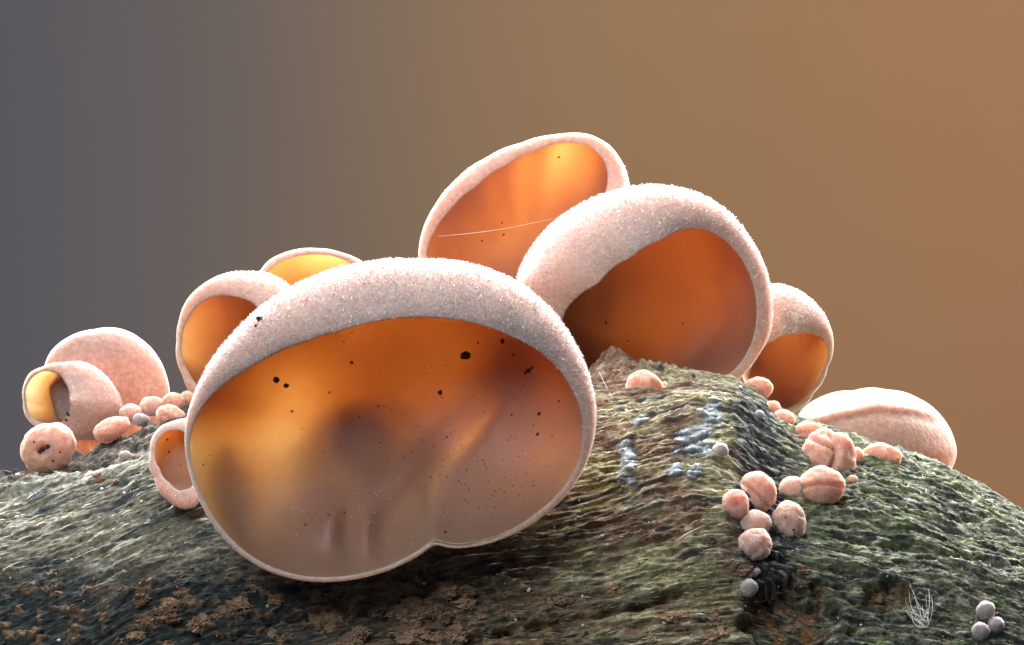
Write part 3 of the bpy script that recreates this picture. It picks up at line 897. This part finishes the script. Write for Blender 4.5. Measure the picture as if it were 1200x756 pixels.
make_bud(56, 525, 30, 27, 'round bulb with a dark pitted tip under the tubular cup', 'pit', rot=0.35, hairs=1600, y=-75, ry=26, specks=[(50, 526, 5), (46, 530, 3), (56, 523, 3), (40, 518, 1.5), (62, 540, 1.4), (70, 530, 1.2)])
make_bud(131, 503, 21, 12, 'flat pink lobe lying beside the tubular cup', 'ball', rot=0.45, hairs=900, y=-60, ry=14)
make_bud(153, 484, 13, 10, 'pale bud at the foot of the translucent ear, beside the tubular cup', 'wrinkle', mat=M_GREYPINK, hairs=600, y=-20)
make_bud(178, 476, 13, 11, 'upper bud of the pale bunch beside the translucent ear', 'ball', mat=M_GREYPINK, hairs=600, y=-10)
make_bud(203, 472, 13, 11, 'bud of the pale bunch nearest the mid-sized cup', 'wrinkle', hairs=600, y=-15)
make_bud(220, 468, 9, 9, 'little bud under the mid-sized cup', 'ball', hairs=350, y=5)
make_bud(200, 488, 17, 12, 'pink lobe of the pale bunch above the small pressed cup', 'wrinkle', rot=-0.3, hairs=800, y=-55)
make_bud(165, 492, 9, 7, 'low pale bud under the bunch beside the translucent ear', 'ball', hairs=300, y=-40, mat=M_PALE)
make_bud(147, 534, 7, 5, 'tiny white grain on the pale lip of the log', 'wrinkle', mat=M_PALE, hairs=60)
make_bud(844, 529, 8.5, 9, 'creamy white ball on the edge of the blue-grey slime', 'ball', mat=M_PALE, hairs=80)

# ------------------------------------------------------------------ blue-grey slime patches: skins that follow the wood
def slime(label, blobs, hgt=3.6):
    b_ = np.array(blobs, float)
    x0, x1 = b_[:, 0].min() - 16, b_[:, 0].max() + 16
    y0, y1 = b_[:, 1].min() - 16, b_[:, 1].max() + 16
    gx = np.arange(x0, x1, 1.2); gy = np.arange(y0, y1, 1.2)
    GX, GY = np.meshgrid(gx, gy)
    f = np.zeros_like(GX)
    for bx, by, r in blobs:
        f = np.maximum(f, 0) + np.exp(-(((GX - bx) ** 2 + (GY - by) ** 2) / (r * r)) * 1.1)
    f += 0.42 * f2(GX / 8, GY / 8, 4, 401)
    h = np.where(f > 0.42, hgt * np.sqrt(np.clip(f - 0.42, 0, 1.0)) * (1 + 0.4 * n2(GX / 7, GY / 7, 403)), -3.0)
    P = np.zeros(GX.shape + (3,)); ok = np.zeros(GX.shape, bool)
    for i in range(GX.shape[0]):
        for j in range(GX.shape[1]):
            if f[i, j] > 0.2:
                l, n_ = cast(GX[i, j], GY[i, j])
                if l is not None:
                    dvec = np.array([0.0, -0.8, 0.6])
                    P[i, j] = l + (0.5 * n_ + 0.5 * dvec) * h[i, j]; ok[i, j] = True
    ii_ = np.arange(GX.size).reshape(GX.shape)
    good = ok[:-1, :-1] & ok[1:, :-1] & ok[:-1, 1:] & ok[1:, 1:] & (np.maximum(np.maximum(f[:-1, :-1], f[1:, :-1]), np.maximum(f[:-1, 1:], f[1:, 1:])) > 0.36)
    q = np.stack([ii_[1:, :-1], ii_[1:, 1:], ii_[:-1, 1:], ii_[:-1, :-1]], -1)[good]
    used = np.unique(q); mp_ = np.zeros(GX.size, int); mp_[used] = np.arange(len(used))
    v = P.reshape(-1, 3)[used]
    o = link_mesh('slime_patch', v, quads=mp_[q], mat=M_SLIME, base=v.mean(0))
    tag(o, label, 'slime', 'blue-grey slime on the wood')


slime('largest pale blue-grey slime patch with a creamy ball at its edge', [(805, 512, 12), (822, 518, 14), (836, 528, 9), (812, 526, 11), (798, 519, 8), (826, 505, 9), (832, 490, 9), (842, 480, 9), (836, 470, 7), (846, 494, 6), (822, 482, 6), (790, 530, 5)])
slime('tall ragged slime streak beside the largest jelly cup', [(730, 525, 8), (738, 520, 6), (733, 540, 8), (738, 552, 10), (730, 562, 7), (742, 565, 6), (742, 538, 5), (724, 566, 5)], 5)
slime('small round slime drop under the largest patch', [(790, 552, 9), (794, 549, 6)])
slime('forked slime drop between the small round one and the wooden ridge', [(812, 552, 9), (818, 550, 6), (810, 560, 5)])
slime('thin slime dab above the tall ragged streak', [(752, 492, 6), (758, 489, 4), (746, 496, 4)], 4)

# ------------------------------------------------------------------ loose bits: crumbs (parts of the log)
crumbs = []
for (x0, y0, x1, y1, k, s0, s1_) in ((140, 700, 560, 752, 26, 6, 13), (440, 690, 560, 752, 14, 7, 14), (700, 424, 760, 480, 10, 3, 6), (560, 690, 850, 752, 14, 4, 9), (860, 655, 960, 745, 10, 3, 7), (0, 552, 120, 566, 6, 3, 6), (330, 680, 560, 720, 10, 4, 9)):
    for _ in range(k):
        crumbs.append((random.uniform(x0, x1), random.uniform(y0, y1), random.uniform(s0, s1_)))
crumbs += [(797, 522, 5), (857, 664, 6.5), (845, 738, 8), (838, 726, 5), (1178, 690, 3), (1045, 694, 7), (1030, 700, 6)]
protos = []
v2, f2_ = ICO[3]
for k in range(5):
    rr_ = 1 + 0.42 * n3(v2 * 1.6 + k * 7, k) + 0.30 * n3(v2 * 3.7 + k * 3, k + 9) + 0.26 * n3(v2 * 7.0 + k * 3, k + 19) + 0.2 * n3(v2 * 13.0 + k * 3, k + 29)
    me = bpy.data.meshes.new('bark_crumb')
    me.from_pydata([tuple(p) for p in v2 * rr_[:, None] * np.array([1.25, 0.5, 0.75]) * U], [], [tuple(int(i) for i in t) for t in f2_])
    me.materials.append(M_CRUMB); me.update()
    protos.append(me)
for k, (cx_, cy_, s) in enumerate(crumbs):
    l, n_ = cast(cx_, cy_)
    if l is None:
        continue
    o = bpy.data.objects.new('bark_crumb', protos[k % 5]); col.objects.link(o); o.parent = log
    o.location = Vector(l - n_ * 0.05 * s - np.array(lb)) * U
    o.scale = (s, s, s)
    q = Vector(-n_).to_track_quat('Y', 'Z').to_euler(); q.rotate_axis('Y', random.uniform(-0.5, 0.3)); o.rotation_euler = q

# ------------------------------------------------------------------ loose fibres and grit lying on the wood
sub_t = quads_to_tris(sq)
sn = vnormals(BV, sub_t)
if sn[:, 1].mean() > 0:
    sn = -sn
m = 16000
idx, bw = sample_surface(BV, sub_t, np.ones(len(sub_t)), m)
p = (BV[sub_t[idx]] * bw[:, :, None]).sum(1); nn = (sn[sub_t[idx]] * bw[:, :, None]).sum(1)
ca = subalb[sub_t[idx, 0]]
gsl = -np.interp(p[:, 0] + 600, _us, np.gradient(_tps, 4.0)) + np.interp(p[:, 0] + 600, _us, np.gradient(_tw, 4.0)) * 0.8
tx = np.stack([np.ones(m), RNG.normal(0, 0.12, m), gsl + RNG.normal(0, 0.18, m)], 1)
tx -= nn * (tx * nn).sum(1, keepdims=True); tx /= np.linalg.norm(tx, axis=1, keepdims=True)
sd = np.cross(nn, tx)
Lf = ((RNG.gamma(2.0, 4.0, m) + 3) * (1 - 0.5 * sstep(240, 340, p[:, 0])))[:, None]; Wf = RNG.uniform(0.35, 1.1, m)[:, None]
lift = RNG.uniform(-0.4, 1.0, m)[:, None] * 1.6
a0 = p - tx * Lf * 0.5 - nn * 0.5; a1 = p + tx * Lf * 0.5 + nn * (lift + 0.6)
mm_ = p + nn * (0.9 + 0.5 * lift)
fv = np.stack([a0, mm_ + sd * Wf, mm_ - sd * Wf, a1, mm_ + nn * Wf], 1).reshape(-1, 3)
o5 = np.arange(m)[:, None] * 5
ff = np.concatenate([o5 + [0, 1, 4], o5 + [0, 4, 2], o5 + [3, 4, 1], o5 + [3, 2, 4]], 0)
fc = np.repeat(np.clip(ca * RNG.uniform(0.7, 1.9, m)[:, None] + 0.01, 0, 0.6), 5, axis=0)
fo = link_mesh('loose_fibre', fv, tris=ff, mat=M_FIBRE, parent=log, base=lb, smooth=False, cols={'albedo': fc}); fo['kind'] = 'stuff'

m = 14000
rgt = sstep(240, 340, BV[:, 0])[sub_t[:, 0]] + 0.05
idx, bw = sample_surface(BV, sub_t, rgt, m)
p = (BV[sub_t[idx]] * bw[:, :, None]).sum(1); nn = (sn[sub_t[idx]] * bw[:, :, None]).sum(1)
tx = RNG.normal(0, 1, (m, 3)); tx += nn * 0.5; tx /= np.linalg.norm(tx, axis=1, keepdims=True)
hv, hf = hair_mesh(p, tx, 5.0, 0.40, 0.3)
hc = np.repeat(np.clip(subalb[sub_t[idx, 0]] * RNG.uniform(0.8, 2.2, m)[:, None], 0.01, 0.5), 4, axis=0)
ho = link_mesh('algae_hair', hv, tris=hf, mat=M_FIBRE, parent=log, base=lb, smooth=False, cols={'albedo': hc}); ho['kind'] = 'stuff'
m = 2600
idx, bw = sample_surface(BV, sub_t, np.ones(len(sub_t)), m)
p = (BV[sub_t[idx]] * bw[:, :, None]).sum(1); nn = (sn[sub_t[idx]] * bw[:, :, None]).sum(1)
v1, f1 = ICO[1]
sz = np.clip(RNG.lognormal(-0.05, 0.5, m), 0.4, 3.2)
gvx = (p + nn * (sz * 0.4)[:, None])[:, None, :] + v1[None] * sz[:, None, None] * RNG.uniform(0.6, 1.3, (m, len(v1), 1))
gf = (f1[None] + (np.arange(m) * len(v1))[:, None, None]).reshape(-1, 3)
pal = np.array([[0.62, 0.60, 0.55], [0.30, 0.17, 0.09], [0.05, 0.05, 0.05], [0.42, 0.36, 0.26], [0.22, 0.10, 0.06]])
gc = np.repeat(pal[RNG.choice(5, m, p=[0.2, 0.25, 0.2, 0.2, 0.15])], len(v1), axis=0)
go = link_mesh('grit', gvx.reshape(-1, 3), tris=gf, mat=M_FIBRE, parent=log, base=lb, smooth=False, cols={'albedo': gc}); go['kind'] = 'stuff'


# ------------------------------------------------------------------ threads
def tube(pts, r):
    pts = np.array(pts, float); k = len(pts)
    t = np.gradient(pts, axis=0); t /= np.linalg.norm(t, axis=1, keepdims=True)
    h = np.array([0.1, 1.0, 0.2]); s = np.cross(t, h); s /= np.linalg.norm(s, axis=1, keepdims=True); u = np.cross(t, s)
    rad = r * np.linspace(1, 0.5, k)[:, None, None]
    an = np.arange(4) * math.pi / 2
    v = pts[:, None] + rad * (np.cos(an)[None, :, None] * s[:, None] + np.sin(an)[None, :, None] * u[:, None])
    ii_ = np.arange(k * 4).reshape(k, 4); ir_ = np.roll(ii_, -1, axis=1)
    q = np.stack([ii_[:-1], ir_[:-1], ir_[1:], ii_[1:]], -1).reshape(-1, 4)
    return v.reshape(-1, 3), q


tv = px2w(np.linspace(514, 648, 20), np.linspace(277, 256, 20) + 3 * np.sin(np.linspace(0, math.pi, 20)), np.linspace(245, 215, 20))
v_, q_ = tube(tv, 0.45)
so = link_mesh('silk_thread', v_, quads=q_, mat=M_SILK, base=tv[0])
tag(so, 'fine silk thread stretched across the topmost jelly cup', 'thread')
l0, _ = cast(702, 440); l1, _ = cast(738, 512)
tv = np.linspace(l0 + [0, -6, 4], l1 + [0, -2, 2], 16)
v_, q_ = tube(tv, 0.35)
so = link_mesh('silk_thread', v_, quads=q_, mat=M_SILK, base=tv[0])
tag(so, 'fine silk thread hanging from the brown knob down the wood', 'thread')

root = thing('fibre_tuft', 'ragged tuft of pale fibres on the green side of the log', 'fibre tuft', cast(1080, 715)[0])
bt = np.array(root.location) / U
for k in range(24):
    b0 = cast(1086 + random.uniform(-5, 3), 738 - random.uniform(0, 10))[0]
    b1 = cast(1060 + random.uniform(0, 42) * random.random(), 706 - random.uniform(-22, 22))[0]
    ts_ = np.linspace(0, 1, 9)[:, None]
    bow = random.uniform(-5, 5)
    pts = b0 + (b1 - b0) * ts_ + np.sin(ts_ * math.pi) * np.array([bow, -4 - random.uniform(0, 5), bow * 0.6]) + np.array([0, -3.0, 1.5])
    v_, q_ = tube(pts, random.uniform(0.2, 0.42))
    link_mesh('fibre', v_, quads=q_, mat=M_SILK, parent=root, base=bt)
